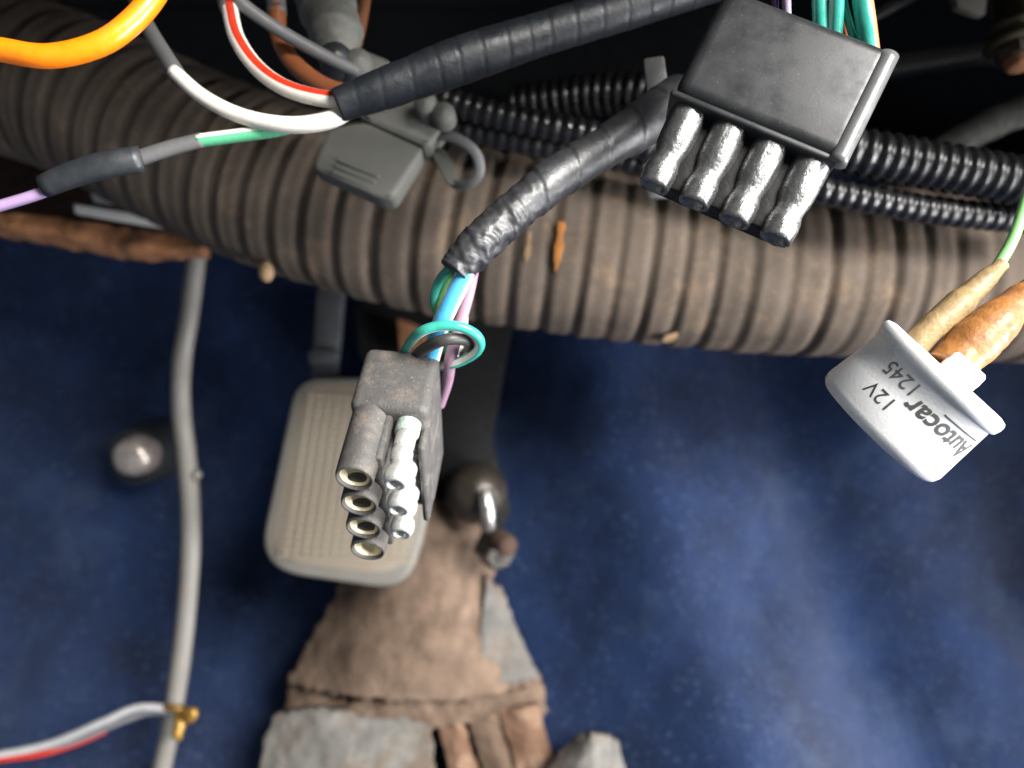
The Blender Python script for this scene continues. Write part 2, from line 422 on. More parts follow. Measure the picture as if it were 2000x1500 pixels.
# ------------------------------------------------------------------ junk at the left, under the duct
o = make('rusty_rail', patch([pxs([(-60, 408, .345), (120, 425, .345), (260, 447, .348), (400, 468, .352)]), pxs([(-60, 432, .342), (120, 458, .342), (260, 484, .345), (400, 486, .349)]),
                              pxs([(-60, 448, .35), (120, 482, .35), (260, 506, .352), (400, 502, .356)])], 60, 12, .0018, 90, .006, .0012), M['rust'])
tag(o, 'rough rust brown metal rail below the purple wire', 'rail')
o = make('backing_plate', slab(pxs([(-80, 300, .40), (380, 330, .385), (400, 470, .375), (-80, 430, .375)]), .004, .001), M['dark_rust'])
tag(o, 'dark brown rusted plate behind the white strip', 'plate')
o = make('plastic_strip', box(P(236, 423, .35), (P(325, 438, .35) - P(150, 410, .35)).normalized(), cv(-.15, 1, 0).normalized(), FWD, (-.0205, -.0023, -.002), (.0225, .0023, .002), .0007), M['white_plastic'], smooth='auto')
tag(o, 'short white plastic strip lying above the rusty rail', 'strip')
o = make('metal_clip', slab(pxs([(176, 376, .36), (200, 370, .36), (222, 388, .36), (214, 398, .36), (182, 394, .36)]), .003, .0006), M['alu'], smooth='auto')
tag(o, 'small silver metal clip above the white strip', 'clip')
o = make('bent_bracket', patch([pxs([(200, 362, .37), (250, 385, .365), (320, 425, .36)]), pxs([(225, 352, .37), (285, 378, .365), (335, 400, .36)])], 20, 8, .001, 120, .004, .0008), M['wood'])
tag(o, 'tan brown bent bracket beside the silver clip', 'bracket')

# ------------------------------------------------------------------ orange cable and upper left wires
tag(make('orange_cable', tube(pxs([(-90, 82, .165), (0, 97, .165), (95, 110, .165), (190, 88, .166), (255, 45, .168), (305, -15, .17), (330, -80, .172)]), mm(23.5, .165), seg=28), wire('orange_insulation', ORANGE, rough=.28)),
    'thick bright orange cable curving in front of the duct', 'cable')
def single(name, label, cat, mesh, m, group=None): return tag(make(name, mesh, m), label, cat, group)
def sleeved(name, label, wpts, wr, wm, spts, sr, sm):
    t = thing(name, label, 'wire', P(*wpts[0]))
    make('insulation', tube(pxs(wpts), wr, seg=24), wm, t)
    make('sleeve', tube(pxs(spts), sr, seg=24), sm, t); return t
sleeved('wire', 'plain white wire with a grey sleeve, coming out of the black taped bundle',
        [(338, 138, .196), (395, 188, .194), (470, 226, .192), (560, 244, .19), (640, 236, .19), (700, 208, .193), (760, 176, .196)], [mm(14, .19), mm(15, .19), mm(15.5, .19), mm(16.5, .19), mm(17, .19), mm(14, .19), mm(12, .19)], wire('white_insulation', WHITE),
        [(250, -40, .215), (285, 45, .205), (348, 150, .196)], [mm(15, .2), mm(15, .2), mm(16.5, .196)], M['sleeve_grey'])
sleeved('wire', 'white wire with a bright red stripe, coming out of the black taped bundle',
        [(447, 10, .2), (463, 75, .198), (505, 135, .196), (565, 175, .193), (650, 195, .191), (720, 190, .193)], mm(16, .195), wire('white_red_insulation', WHITE, [(.945, .165, RED)]),
        [(425, -60, .203), (436, -20, .202), (448, 20, .2)], mm(18, .2), M['sleeve_grey'])
t = thing('spliced_wire', 'green and white wire joined to a lilac wire by a black splice', 'wire', P(270, 310, .19))
make('green_insulation', tube(pxs([(690, 212, .196), (610, 236, .196), (540, 254, .194), (470, 264, .193), (385, 275, .192)]), mm(13, .193), seg=24), wire('green_white_insulation', GREEN, [(.14, .26, WHITE)]), t)
make('sleeve', tube(pxs([(395, 273, .192), (330, 290, .191), (262, 312, .19)]), [mm(14.5, .19), mm(15.5, .19), mm(16, .19)], seg=24, flat=.8), M['sleeve_grey'], t)
make('splice', tube(pxs([(84, 364, .185), (150, 338, .185), (215, 320, .185), (277, 310, .187)]), [mm(23, .185), mm(26, .185), mm(27, .185), mm(26, .185)], seg=28, flat=.8), M['sleeve_black'], t)
make('lilac_insulation', tube(pxs([(110, 366, .186), (60, 384, .186), (0, 402, .186), (-70, 422, .186)]), mm(11, .185), seg=20), wire('lilac_insulation', LILAC), t)
sleeved('wire', 'rust brown wire with a grey sleeve behind the red striped wire',
        [(540, 15, .216), (545, 70, .215), (575, 125, .213), (640, 172, .209), (720, 190, .206)], mm(18, .21), wire('brown_insulation', srgb(128, 74, 42), rough=.5),
        [(535, -60, .218), (537, -20, .217), (541, 28, .216)], mm(19, .216), M['sleeve_grey'])
single('wire', 'thin dark grey wire running down to the fuse holder', 'wire', tube(pxs([(415, -55, .198), (470, 5, .2), (550, 62, .206), (640, 112, .214), (700, 140, .22)]), mm(13, .205), seg=20), M['sleeve_grey'])
t = thing('taped_stub', 'dusty grey taped wire stub with rusty core behind the brown wire', 'wire bundle', P(655, 60, .23))
make('tape', tube(pxs([(625, -70, .245), (640, 10, .238), (655, 60, .233), (665, 125, .23)]), [mm(62, .23), mm(58, .23), mm(52, .23), mm(36, .23)], seg=36, step=.0006,
     rfun=lambda s, t_, a, p: 1 + .07 * noise.noise(p * 190) + .05 * noise.noise(p * 480) + .05 * ((s / .008 + a / 6.283) % 1)), mat('grey_dusty_tape', srgb(118, 118, 112), .6, var=.4, vscale=150, bump=.7, bscale=500, dirt=srgb(70, 68, 62), dirt_amt=.2, dscale=120), t)
make('core', tube(pxs([(718, -50, .24), (708, 20, .236), (698, 70, .234), (685, 105, .232)]), mm(13, .235), seg=16), wire('rust_core', srgb(112, 68, 40), rough=.7), t)

# ------------------------------------------------------------------ grey fuse holder
t = thing('fuse_holder', 'grey plastic blade fuse holder with strap, resting on the duct', 'fuse holder', P(735, 300, .25))
def pol(pts, d0, gx=0, gy=0, ref=(730, 300)): return [P(x, y, d0 + (x - ref[0]) * gx + (y - ref[1]) * gy) for x, y in pts]
make('cap', slab(pol(rounded([(640, 250), (711, 236), (828, 290), (766, 390), (742, 388), (608, 328)], 14), .238, 0, -.00002), .010, .0012), M['fuse'], t, 'auto')
make('base', slab(pol(rounded([(700, 226), (800, 188), (855, 190), (870, 240), (834, 288), (714, 236)], 12), .238, 0, -.00002), .012, .0014), M['fuse'], t, 'auto')
for k in range(3):
    a, b = (660 - k * 6, 312 + k * 12), (740 - k * 6, 346 + k * 12)
    make('grip_rib', tube([P(*a, .2372), P(*b, .2372)], mm(4, .237), seg=10), M['fuse'], t)
for k in range(2):
    make('rivet', lathe([(0, -.002), (.0028, -.0015), (.0036, 0), (.0036, .006)], P(866 - k * 34, 222 - k * 18, .233), FWD, 20), M['fuse'], t)
st = make('strap', tube(pxs([(845, 262, .242), (890, 270, .24), (928, 298, .24), (936, 335, .242), (916, 360, .245), (885, 358, .248), (866, 338, .25)]), [mm(11, .24)] * 5 + [mm(13, .24), mm(9, .24)], seg=16, flat=.5), M['sleeve_grey'], t)
make('tab', slab(pol(rounded([(838, 292), (862, 286), (886, 318), (894, 362), (872, 358)], 8), .246), .003, .0006), M['fuse'], t, 'auto')
make('boss', lathe([(0, -.006), (.003, -.0055), (.0046, -.003), (.005, 0), (.004, .006)], P(655, 122, .222), cv(-.3, -.2, 1), 24), M['sleeve_black'], t)
make('boss', lathe([(0, -.006), (.003, -.0055), (.0044, -.003), (.0048, 0), (.004, .006)], P(698, 134, .224), cv(-.3, -.2, 1), 24), M['fuse'], t)
make('neck', slab(pol(rounded([(650, 100), (700, 92), (765, 118), (740, 165), (660, 160)], 14), .228), .012, .001), M['fuse'], t, 'auto')

# ------------------------------------------------------------------ black corrugated looms
def loom(label, pts, wpx, d, pitch_px):
    pt = mm(pitch_px, d)
    def rf(s, t_, a, p):
        ph = (s / pt) % 1
        return 1 - .17 * (0.5 + .5 * math.tanh(6 * (abs(ph - .5) * -1 + .22))) + .01 * noise.noise(p * 90)
    return single('loom_conduit', label, 'conduit', tube(pxs(pts), mm(wpx / 2, d), seg=28, step=pt / 7, rfun=rf), M['loom'], 'black corrugated conduits behind the connectors')
loom('thickest black corrugated conduit passing behind the large connector block', [(1010, 205, .285), (1150, 186, .275), (1280, 185, .265), (1450, 225, .255), (1600, 278, .25), (1700, 302, .247), (1850, 328, .247), (2060, 366, .247)], 96, .25, 24)
loom('thinner black corrugated conduit emerging from under the large connector block', [(850, 190, .262), (940, 218, .26), (1060, 245, .258), (1200, 272, .256), (1400, 325, .254), (1560, 362, .252), (1700, 390, .252), (1830, 412, .254), (2040, 432, .258)], 58, .255, 23)
loom('short black corrugated conduit dipping beneath the shiny taped branch', [(850, 240, .268), (930, 258, .266), (1060, 284, .264), (1190, 305, .264), (1330, 340, .265), (1480, 372, .27)], 50, .265, 23)
t = thing('cable_tie', 'flat dark grey strap hanging beside the large connector block', 'strap', P(1280, 180, .215))
make('strap', slab(pol(rounded([(1257, 114), (1297, 108), (1306, 170), (1292, 240), (1266, 244), (1264, 180)], 5), .212), .0012, .0003), M['tie'], t, 'auto')
make('tail', slab(pol(rounded([(1258, 340), (1300, 352), (1308, 388), (1266, 388)], 5), .235), .0015, .0003), M['tie'], t, 'auto')

# ------------------------------------------------------------------ taped bundles
def wrap(p_len, amp, lump, seed=0):
    def rf(s, t_, a, p):
        ph = (s / p_len + .12 * math.sin(a) + .35 * noise.noise(Vector((s * 60, seed, 0)))) % 1
        return 1 + amp * (ph - .5) - .028 * math.exp(-(min(ph, 1 - ph) / .05) ** 2) + lump * noise.noise(p * 90 + Vector((seed,) * 3)) + .012 * math.cos(3 * a + s * 40)
    return rf
BUND = [(658, 206, .190), (780, 162, .192), (900, 118, .194), (1060, 66, .197), (1250, 8, .2), (1460, -62, .205)]
single('taped_bundle', 'thick wire bundle wrapped in ribbed black tape, crossing above the fuse holder', 'wire bundle',
       tube(pxs(BUND), [mm(33, .19), mm(41, .19), mm(46, .19), mm(42, .19), mm(40, .2), mm(44, .2)], seg=40, step=.0005, rfun=wrap(.0064, -.014, .022)), M['tape'])
HARN = [(1330, 190, .208), (1262, 238, .200), (1170, 295, .193), (1080, 352, .187), (1000, 418, .183), (935, 478, .180), (888, 532, .179)]
def crink(s, t_, a, p):
    k = 1 / (1 + math.exp(-(t_ - .70) * 18))
    sp = ((s / .011 + a / 6.283) % 1) - .5
    q = p * 1.0
    folds = noise.noise(Vector((a * 1.2, s * 420, 3))) + .6 * noise.noise(Vector((a * 2.5 + 5, s * 900, 7)))
    return 1 + .07 * sp + .035 * noise.noise(p * 110) + .012 * noise.noise(p * 330) + k * .12 * folds
single('taped_branch', 'shiny crinkled black taped branch leading down to the hanging connector', 'wire bundle',
       tube(pxs(HARN), [mm(48, .2), mm(46, .2), mm(40, .19), mm(42, .187), mm(39, .183), mm(40, .18), mm(34, .179)], seg=48, step=.0004, rfun=crink), M['tape_shiny'])

# ------------------------------------------------------------------ hanging connector
O = P(692, 935, .165)
A = cv(-.085, -.72, -.68).normalized()             # out of the sockets
Wd = cv(-.04, -.70, .72); Wd = (Wd - A * Wd.dot(A)).normalized()   # along the row
U = A.cross(Wd).normalized()
if U.dot(RIGHT) < 0: U = -U
S = .0097
con = thing('hanging_connector', 'small dusty black rubber connector with four sockets and three bullet pins, hanging free', 'connector', O - A * .02)
def loc(u, w_, a): return O + U * u + Wd * w_ + A * a
make('body', box(O, U, Wd, A, (-.0047, -.0047, -.0358), (.0133, 3 * S + .0047, -.0166), .0022, 4), M['rubber'], con, 'auto')
make('side_wall', box(O, U, Wd, A, (.0114, .0020, -.0200), (.0132, 3 * S + .0028, -.0112), .0009, 3), M['rubber'], con, 'auto')
for k in range(4):
    base = loc(0, k * S, 0)
    s_ = make('socket', lathe([(.0033, -.012), (.00345, -.0006), (.0037, .0001), (.0040, .0002), (.00425, -.0006), (.0043, -.004), (.0044, -.0178)], base, A, 36), M['rubber'], con)
    make('contact', lathe([(0, -.0036), (.0014, -.0035), (.0022, -.0032), (.0029, -.0024), (.00335, -.0006), (.00275, -.0010), (.0025, -.006)][:5], base, A, 28), M['brass'], s_)
    if k < 3: make('web', box(base, U, Wd, A, (-.0026, S * .5 - .0028, -.0178), (.0026, S * .5 + .0028, -.0014), .0006, 2), M['rubber'], con, 'auto')
make('shelf', box(O, U, Wd, A, (.0030, -.0022, -.0180), (.0052, 3 * S + .0038, -.0042), .0008, 2), M['rubber'], con, 'auto')
for k in range(3):
    base = loc(.0088, k * S + .0002, .0006)
    pn = make('bullet_pin', lathe([(0, -.0065), (.0013, -.006), (.00150, -.0006), (.0018, .0001), (.0023, -.0002), (.00272, -.0012), (.00285, -.0024), (.00265, -.0037), (.0020, -.0046), (.0019, -.0058), (.00235, -.0064), (.00255, -.0074), (.00245, -.0090), (.0020, -.0098), (.00235, -.0104), (.00245, -.0190)], base, A, 28), M['tin'], con)
    make('collar', lathe([(.0025, -.0138), (.0028, -.0142), (.0028, -.0185)], base, A, 24), M['verdigris'] if k == 0 else M['tin'], pn)

# wires between the branch and the hanging connector
def w1(label, pts, wpx, m, d=.183, n=10): return single('wire', label, 'wire', tube(pxs(pts), mm(wpx / 2, d), seg=22, step=.0006, n=n), m)
teal_w = wire('teal_white_insulation', TEAL, [(.18, .18, WHITE)])
w1('thin teal wire with orange stripe bowing out beside the green wire', [(890, 515, .181), (862, 542, .183), (849, 575, .185), (851, 602, .187), (866, 630, .189), (872, 690, .19)], 18, wire('teal_orange_insulation', TEAL, [(.30, .28, (.75, .25, .12))]))
w1('light green wire behind the blue striped wire', [(892, 515, .183), (870, 556, .185), (858, 596, .186), (856, 640, .188), (850, 700, .192)], 20, wire('light_green_insulation', (.18, .45, .16)))
w1('bright blue wire with white edges between the tape and the teal loop', [(920, 508, .178), (900, 552, .179), (876, 600, .18), (858, 642, .182), (840, 705, .187)], 36, wire('blue_white_insulation', WHITE, [(.0, .29, BLUE)]))
w1('dusky purple wire passing through the teal loop into the connector', [(925, 520, .183), (915, 570, .184), (902, 618, .185), (890, 662, .186), (879, 705, .188), (873, 745, .196), (858, 790, .206)], 25, wire('purple_insulation', PURPLE, rough=.5))
w1('thin white wire behind the purple wire', [(922, 525, .187), (912, 580, .188), (907, 625, .189), (903, 665, .191), (880, 710, .193)], 15, wire('thin_white_insulation', WHITE))
w1('teal wire with white stripe looped round the other wires', [(786, 722, .196), (794, 682, .186), (820, 650, .1775), (856, 637, .176), (896, 638, .176), (927, 652, .1775), (938, 670, .180), (930, 688, .183), (908, 702, .186), (884, 711, .188), (862, 716, .191)], 20, teal_w, .18, 12)
w1('matt black wire curving inside the teal loop', [(798, 722, .196), (818, 690, .185), (858, 667, .1775), (896, 662, .1785), (918, 672, .184), (912, 692, .193)], 23, mat('black_insulation', (.04, .038, .036), .5, var=.3, vscale=200, dirt=srgb(130, 116, 104), dirt_amt=.15, dscale=200), .184)

# ------------------------------------------------------------------ large connector block
O2 = P(1322, 180, .168)                          # upper left corner of the sleeve row, front side
LW = .0381
Ur = cv(.88, -.435, -.15).normalized()
Ar = cv(-.46, -.86, -.05); Ar = (Ar - Ur * Ar.dot(Ur)).normalized()    # out of the sleeves
Nr = Ur.cross(Ar).normalized()
if Nr.dot(FWD) > 0: Nr = -Nr                       # towards the camera
big = thing('connector_block', 'large black plastic connector block with four sleeves silvered to show their highlights', 'connector', O2)
TH = .0115
make('body', box(O2, Ur, Ar, Nr, (-.0006, -.0262, -TH), (LW - .0006, .0006, .0016), .0030, 5), M['plastic'], big, 'auto')
make('lit_edge_strip', tube([O2 + Ur * (LW - .0012) - Ar * .0250 + Nr * .0002, O2 + Ur * (LW - .0012) + Ar * .0012 + Nr * .0002], .0021, seg=24), mat('lit_edge_grey', srgb(92, 93, 93), .35, var=.1, bump=.1, bscale=900, coat=.3), big)  # paler grey paints the light caught by the body's right edge
make('collar', box(O2, Ur, Ar, Nr, (-.0012, -.0002, -TH - .0004), (LW - .0010, .0014, .0008), .0006, 3), M['plastic'], big, 'auto')
NS = 4
for k in range(NS):
    u = LW * (k + .5) / NS - .0006
    c = O2 + Ur * u - Nr * .0045
    prof = [(.00410, .000), (.00415, .0030), (.0040, .0080), (.0038, .0100), (.0033, .0118), (.0032, .0130), (.0037, .0150), (.0038, .0170), (.0035, .0190), (.0034, .0196), (.0026, .0196), (.0024, .0160), (0, .0160)]
    V_, F_ = lathe(prof, c, Ar, 48)
    V_ = [v + (v - c).normalized() * (.00035 * noise.noise(v * 480) + .0002 * noise.noise(v * 1100)) for v in V_]
    make('socket_sleeve', (V_, F_), M['gloss'], big)
    if k < NS - 1:
        make('web', box(O2 - Nr * .0068, Ur, Ar, Nr, (u + LW / NS / 2 - .0022, .001, -.0034), (u + LW / NS / 2 + .0022, .0186, .0030), .0008, 2), M['matt_black'], big, 'auto')
make('base_plate', box(O2 - Nr * .0086, Ur, Ar, Nr, (.0006, .001, -.0026), (LW - .0045, .0188, .0004), .0012, 2), M['matt_black'], big, 'auto')
# wires entering its top
def w2(label, pts, wpx, m): return single('wire', label, 'wire', tube(pxs(pts), mm(wpx / 2, .178), seg=20, step=.0008), m)
w2('lilac wire entering the top of the large connector block', [(1532, -70, .178), (1535, -20, .178), (1538, 60, .182)], 17, wire('pale_lilac_insulation', (.30, .24, .36), [(.75, .2, WHITE)]))
w2('dark violet wire beside the lilac wire above the connector block', [(1508, -70, .180), (1512, -20, .180), (1516, 50, .184)], 14, wire('violet_insulation', (.10, .05, .14)))
w2('teal wire with white stripe entering the connector block beside its twin nearest the lilac wire', [(1598, -70, .178), (1600, -10, .178), (1605, 90, .182)], 29, wire('teal_white_insulation_b', TEAL, [(.80, .16, WHITE)]))
w2('teal wire with pale stripe entering the connector block between its twin and the orange wire', [(1633, -70, .176), (1634, 0, .177), (1629, 100, .182)], 29, wire('teal_white_insulation_c', TEAL, [(.20, .14, (.6, .75, .7))]))
w2('thin teal wire crossing the orange wire above the connector block', [(1640, -30, .181), (1654, 30, .180), (1676, 110, .182)], 15, wire('teal_thin', TEAL))
w2('plain orange wire half hidden behind the teal wires', [(1636, -30, .184), (1648, 40, .184), (1664, 120, .186)], 16, wire('orange_red_insulation', (.55, .14, .05)))
w2('teal wire with wide orange stripe at the corner of the connector block', [(1676, -80, .177), (1682, -20, .177), (1692, 50, .177), (1702, 130, .181)], 38, wire('teal_orange_wide', TEAL, [(.82, .30, (.80, .27, .13))]))

# ------------------------------------------------------------------ round white can with terminals
TOPC = P(1842, 728, .168)
AX = cv(-.665, -.745, .40).normalized()             # from rim to closed end
can = thing('flasher_can', 'round white metal can with black print and flanged rim, hanging by two terminals', 'relay', TOPC)
RB = .0152
make('shell', lathe([(0, .0188), (RB * .60, .0190), (RB * .98, .0186), (RB * 1.045, .0177), (RB * 1.07, .0162), (RB * 1.035, .0100), (RB * 1.0, .0028), (RB * 1.035, .0024)], TOPC, AX, 72), M['alu'], can)
make('rim', lathe([(0, -.0010), (RB * .95, -.0010), (RB * 1.04, -.0006), (RB * 1.065, 0), (RB * 1.07, .0010), (RB * 1.055, .0022), (RB * 1.03, .0026)], TOPC, AX, 72), M['alu'], can)
# printing, wrapped on the shell: h = height from rim along AX, ang measured from the camera-facing line
xf = (-FWD - AX * (-FWD).dot(AX)).normalized(); yf = AX.cross(xf)
if yf.dot(RIGHT) < 0: yf = -yf                    # yf points to the lower right of the picture
def printed(text, size, ang0, h0, name, shear=0.0, bold=0.0):
    """text running towards the upper left, its top towards the closed end"""
    c = bpy.data.curves.new('t', 'FONT'); c.body = text; c.size = size; c.shear = shear; c.offset = bold; c.resolution_u = 3
    o = bpy.data.objects.new('t', c); sc.collection.objects.link(o)
    dg = bpy.context.evaluated_depsgraph_get(); me = bpy.data.meshes.new_from_object(o.evaluated_get(dg))
    bm = bmesh.new(); bm.from_mesh(me); bmesh.ops.triangulate(bm, faces=bm.faces)
    bmesh.ops.subdivide_edges(bm, edges=[e for e in bm.edges if e.calc_length() > .0012], cuts=1)
    out = []
    for v in bm.verts:
        a = ang0 - v.co.x / RB; h = h0 + v.co.y; r = RB * (1.0 + .035 * max(0, (h - .0028) / .0072)) + .00008
        out.append(TOPC + AX * h + (xf * math.cos(a) + yf * math.sin(a)) * r)
    bm.verts.index_update(); fs = [tuple(v.index for v in f.verts) for f in bm.faces]; bm.free()
    bpy.data.objects.remove(o); bpy.data.curves.remove(c)
    return make(name, (out, fs), M['ink'], can, False)
printed('Autocar', .0056, .86, .0066, 'print', .15, .00012)
ul = []
for k in range(13):
    a = .82 - k * (.76 / 12); ul.append(TOPC + AX * .0054 + (xf * math.cos(a) + yf * math.sin(a)) * (RB * 1.016))
make('underline', tube(ul, .00016, seg=6, step=.0006), M['ink'], can)
printed('12V', .0044, -.42, .0098, 'print')
printed('1245', .0044, -.36, .0044, 'print')
make('insulator', lathe([(0, -.0052), (.0034, -.0052), (.0040, -.0046), (.0042, -.0030), (.0042, .0)], TOPC + yf * .0010 + xf * .004, AX, 28), M['white_plastic'], can)
# boots on its terminals
def boot(name, label, pts, rads, m, wpts, wr, wm):
    t = thing(name, label, 'terminal boot', P(*pts[0]))
    make('boot', tube(pxs(pts), rads, seg=28, step=.0006, rfun=lambda s, t_, a, p: 1 + .09 * noise.noise(p * 150) + .07 * noise.noise(p * 420) + .03 * noise.noise(p * 900)), m, t)
    make('insulation', tube(pxs(wpts), wr, seg=18), wm, t)
boot('terminal_boot', 'slim tan terminal boot with a pale green wire, plugged into the white can', [(1775, 690, .170), (1815, 645, .170), (1868, 598, .171), (1915, 555, .172), (1958, 515, .173)],
     [mm(27, .17), mm(27, .17), mm(28, .17), mm(20, .17), mm(14, .17)], M['boot_tan'], [(1945, 525, .173), (1972, 480, .174), (1992, 430, .175), (2020, 340, .178)], mm(11, .174), wire('pale_green_insulation', (.24, .52, .20)))
boot('terminal_boot', 'fat rust orange terminal boot plugged into the white can', [(1852, 722, .167), (1890, 680, .168), (1935, 640, .169), (1972, 605, .170), (2030, 560, .172)],
     [mm(44, .168), mm(47, .168), mm(46, .168), mm(34, .17), mm(30, .17)], M['boot_rust'], [(2000, 585, .171), (2040, 550, .173), (2090, 500, .176)], mm(16, .174), M['boot_tan'])

# ------------------------------------------------------------------ pedal
ped = thing('pedal', 'worn beige rubber foot pedal on a grey arm behind the hanging connector', 'pedal', P(680, 940, .39))
outline = rounded([(578, 738), (740, 735), (850, 760), (836, 1010), (806, 1120), (760, 1150), (545, 1118), (508, 1070)], 48, 6)
def dped(x, y): return .392 - (y - 740) * .00006
make('pad', slab([P(x, y, dped(x, y)) for x, y in outline], .008, .0022, 3), M['pedal_edge'], ped, 'auto')
inner = rounded([(592, 752), (735, 748), (832, 775), (818, 1000), (792, 1095), (750, 1122), (560, 1095), (530, 1060)], 40, 6)
make('tread', slab([P(x, y, dped(x, y) - .0004) for x, y in inner], .003, .0006), M['pedal'], ped, 'auto')
rb = None
for k in range(24):
    y = 772 + k * 13.6; f = (y - 752) / 320
    xl = 596 - f * 58 + 6; xr = 828 - f * 20
    a, b = P(xl, y, dped(xl, y) - .0006), P(xr, y + 12, dped(xr, y) - .0006)
    make('tread_rib', box((a + b) / 2, (b - a).normalized(), UP, FWD, (-(b - a).length / 2, -.0010, -.0012), ((b - a).length / 2, .0010, .0006), .0004, 1), M['pedal'], ped, 'auto')
for k in range(13):
    f = (k + .5) / 13
    a, b = P(600 + f * 226, 766 + f * 10, .3900), P(548 + f * 242, 1090 + f * 12, .3707)
    make('tread_rib', box((a + b) / 2, (b - a).normalized(), RIGHT, FWD, (-(b - a).length / 2, -.0008, -.0010), ((b - a).length / 2, .0008, .0006), .0003, 1), M['pedal'], ped, 'auto')
arm = make('arm', slab(pol(rounded([(618, 560), (672, 560), (664, 660), (655, 760), (606, 760), (612, 660)], 8), .405), .006, .001), M['pedal_arm'], ped, 'auto')
make('collar', slab(pol(rounded([(602, 682), (660, 682), (658, 712), (600, 712)], 8), .401), .008, .0012), M['pedal_arm'], ped, 'auto')
# bracket behind; its plate is blackened where there is only shade
t = thing('bracket_and_shade', 'steel bracket with rust patch and a plate blackened as shade behind the wires', 'bracket', P(850, 760, .425))
make('plate', slab(pol(rounded([(690, 590), (1010, 590), (960, 860), (1000, 1000), (930, 1120), (850, 1060), (800, 800), (700, 700)], 20), .425), .006, .001), M['bulkhead'], t, 'auto')
make('rusty_lug', patch([pxs([(775, 622, .412), (830, 640, .412)]), pxs([(780, 690, .415), (835, 690, .415)])], 14, 10, .001, 120, .005, .0006), M['rust'], t)
# round bush, chromed pin and nut
t = thing('pivot_bush', 'dark round pivot bush with bright steel pin and rusty nut', 'pivot', P(930, 960, .40))
make('bush', lathe([(0, -.016), (.006, -.0155), (.0115, -.012), (.0152, -.006), (.0165, 0), (.0160, .010), (.012, .02)], P(930, 962, .405), cv(-.12, -.1, 1), 40), M['dark_rubber'], t)
make('pin', tube(pxs([(948, 958, .387), (951, 985, .385), (954, 1010, .385), (957, 1034, .387)]), [mm(13, .386), mm(15, .386), mm(13, .386), mm(11, .386)], seg=20), M['steel'], t)
nt_ = lathe([(0, -.007), (.0085, -.007), (.0098, -.006), (.0098, .005), (.0085, .006), (0, .006)], P(966, 1072, .398), cv(-.55, .2, .8), 6)
make('nut', nt_, M['dark_rubber'], t, False)
make('bolt_end', lathe([(0, -.0065), (.0045, -.006), (.0055, -.004), (.0055, .004)], P(983, 1060, .388), cv(-.5, .2, .8), 20), M['dark_rust'], t)

# ------------------------------------------------------------------ stud in the carpet, grey cable and thin wires
t = thing('floor_stud', 'domed steel stud in a black rubber ring set into the blue carpet', 'stud', P(280, 890, .45))
ax = cv(.12, .10, 1).normalized()
make('ring', lathe([(.0125, -.010), (.0145, -.012), (.0160, -.010), (.0175, 0), (.0185, .03)], P(282, 886, .452), ax, 40), M['sleeve_black'], t)
make('cup', lathe([(.0135, -.010), (.0125, -.004), (.0110, .004), (0, .005)], P(288, 880, .455), ax, 32), M['sleeve_black'], t)
make('head', lathe([(0, -.0125), (.0070, -.0122), (.0098, -.0105), (.0112, -.006), (.0118, .0), (.0110, .012)], P(273, 888, .440), ax, 32), M['stud'], t)
t = thing('grey_cable', 'long smooth grey cable hanging in front of the blue carpet', 'cable', P(350, 1400, .40))
make('outer', tube(pxs([(392, 420, .385), (384, 500, .392), (370, 610, .398), (355, 710, .40), (354, 800, .40), (364, 890, .40), (372, 990, .40), (371, 1100, .40), (358, 1250, .40), (338, 1390, .40), (312, 1520, .40), (280, 1640, .40)]),
     mm(18, .4), seg=24, rfun=lambda s, t_, a, p: 1 + .03 * noise.noise(p * 70)), M['grey_cable'], t)
make('burr', lathe([(0, -.003), (.003, -.001), (.0032, .001), (0, .003)], P(384, 928, .398), RIGHT, 12), M['grey_cable'], t)
w3 = lambda label, pts, wpx, m: single('wire', label, 'wire', tube(pxs(pts), mm(wpx / 2, .39), seg=16), m)
w3('thin pale grey wire held against the grey cable by the brass clip', [(-60, 1478, .39), (0, 1474, .39), (100, 1452, .39), (200, 1410, .388), (270, 1382, .388), (345, 1386, .387)], 15, wire('pale_grey_insulation', (.42, .42, .42)))
w3('thin dark grey wire lying against the pale grey wire', [(-60, 1486, .392), (60, 1474, .392), (150, 1446, .391), (230, 1412, .39), (290, 1392, .39), (345, 1392, .388)], 13, wire('mid_grey_insulation', (.17, .17, .18)))
w3('thin red wire along the underside of the pale grey wire', [(-60, 1492, .389), (0, 1484, .389), (80, 1473, .390), (150, 1452, .392), (205, 1428, .394)], 11, wire('red_insulation', (.45, .03, .015)))
t = thing('brass_clip', 'small twisted brass clip round the grey cable', 'clip', P(352, 1398, .39))
make('band', tube(pxs([(318, 1388, .398), (322, 1382, .388), (345, 1384, .384), (366, 1390, .388), (368, 1396, .4)]), mm(7, .39), seg=12), M['gold'], t)
make('twist', tube(pxs([(352, 1384, .386), (366, 1392, .383), (378, 1388, .382), (374, 1402, .382), (360, 1404, .384)]), mm(9, .385), seg=12), M['gold'], t)
make('tail', tube(pxs([(346, 1396, .386), (352, 1412, .384), (346, 1434, .382), (354, 1444, .382)]), [mm(8, .385), mm(12, .385), mm(11, .385), mm(5, .385)], seg=12), M['gold'], t)

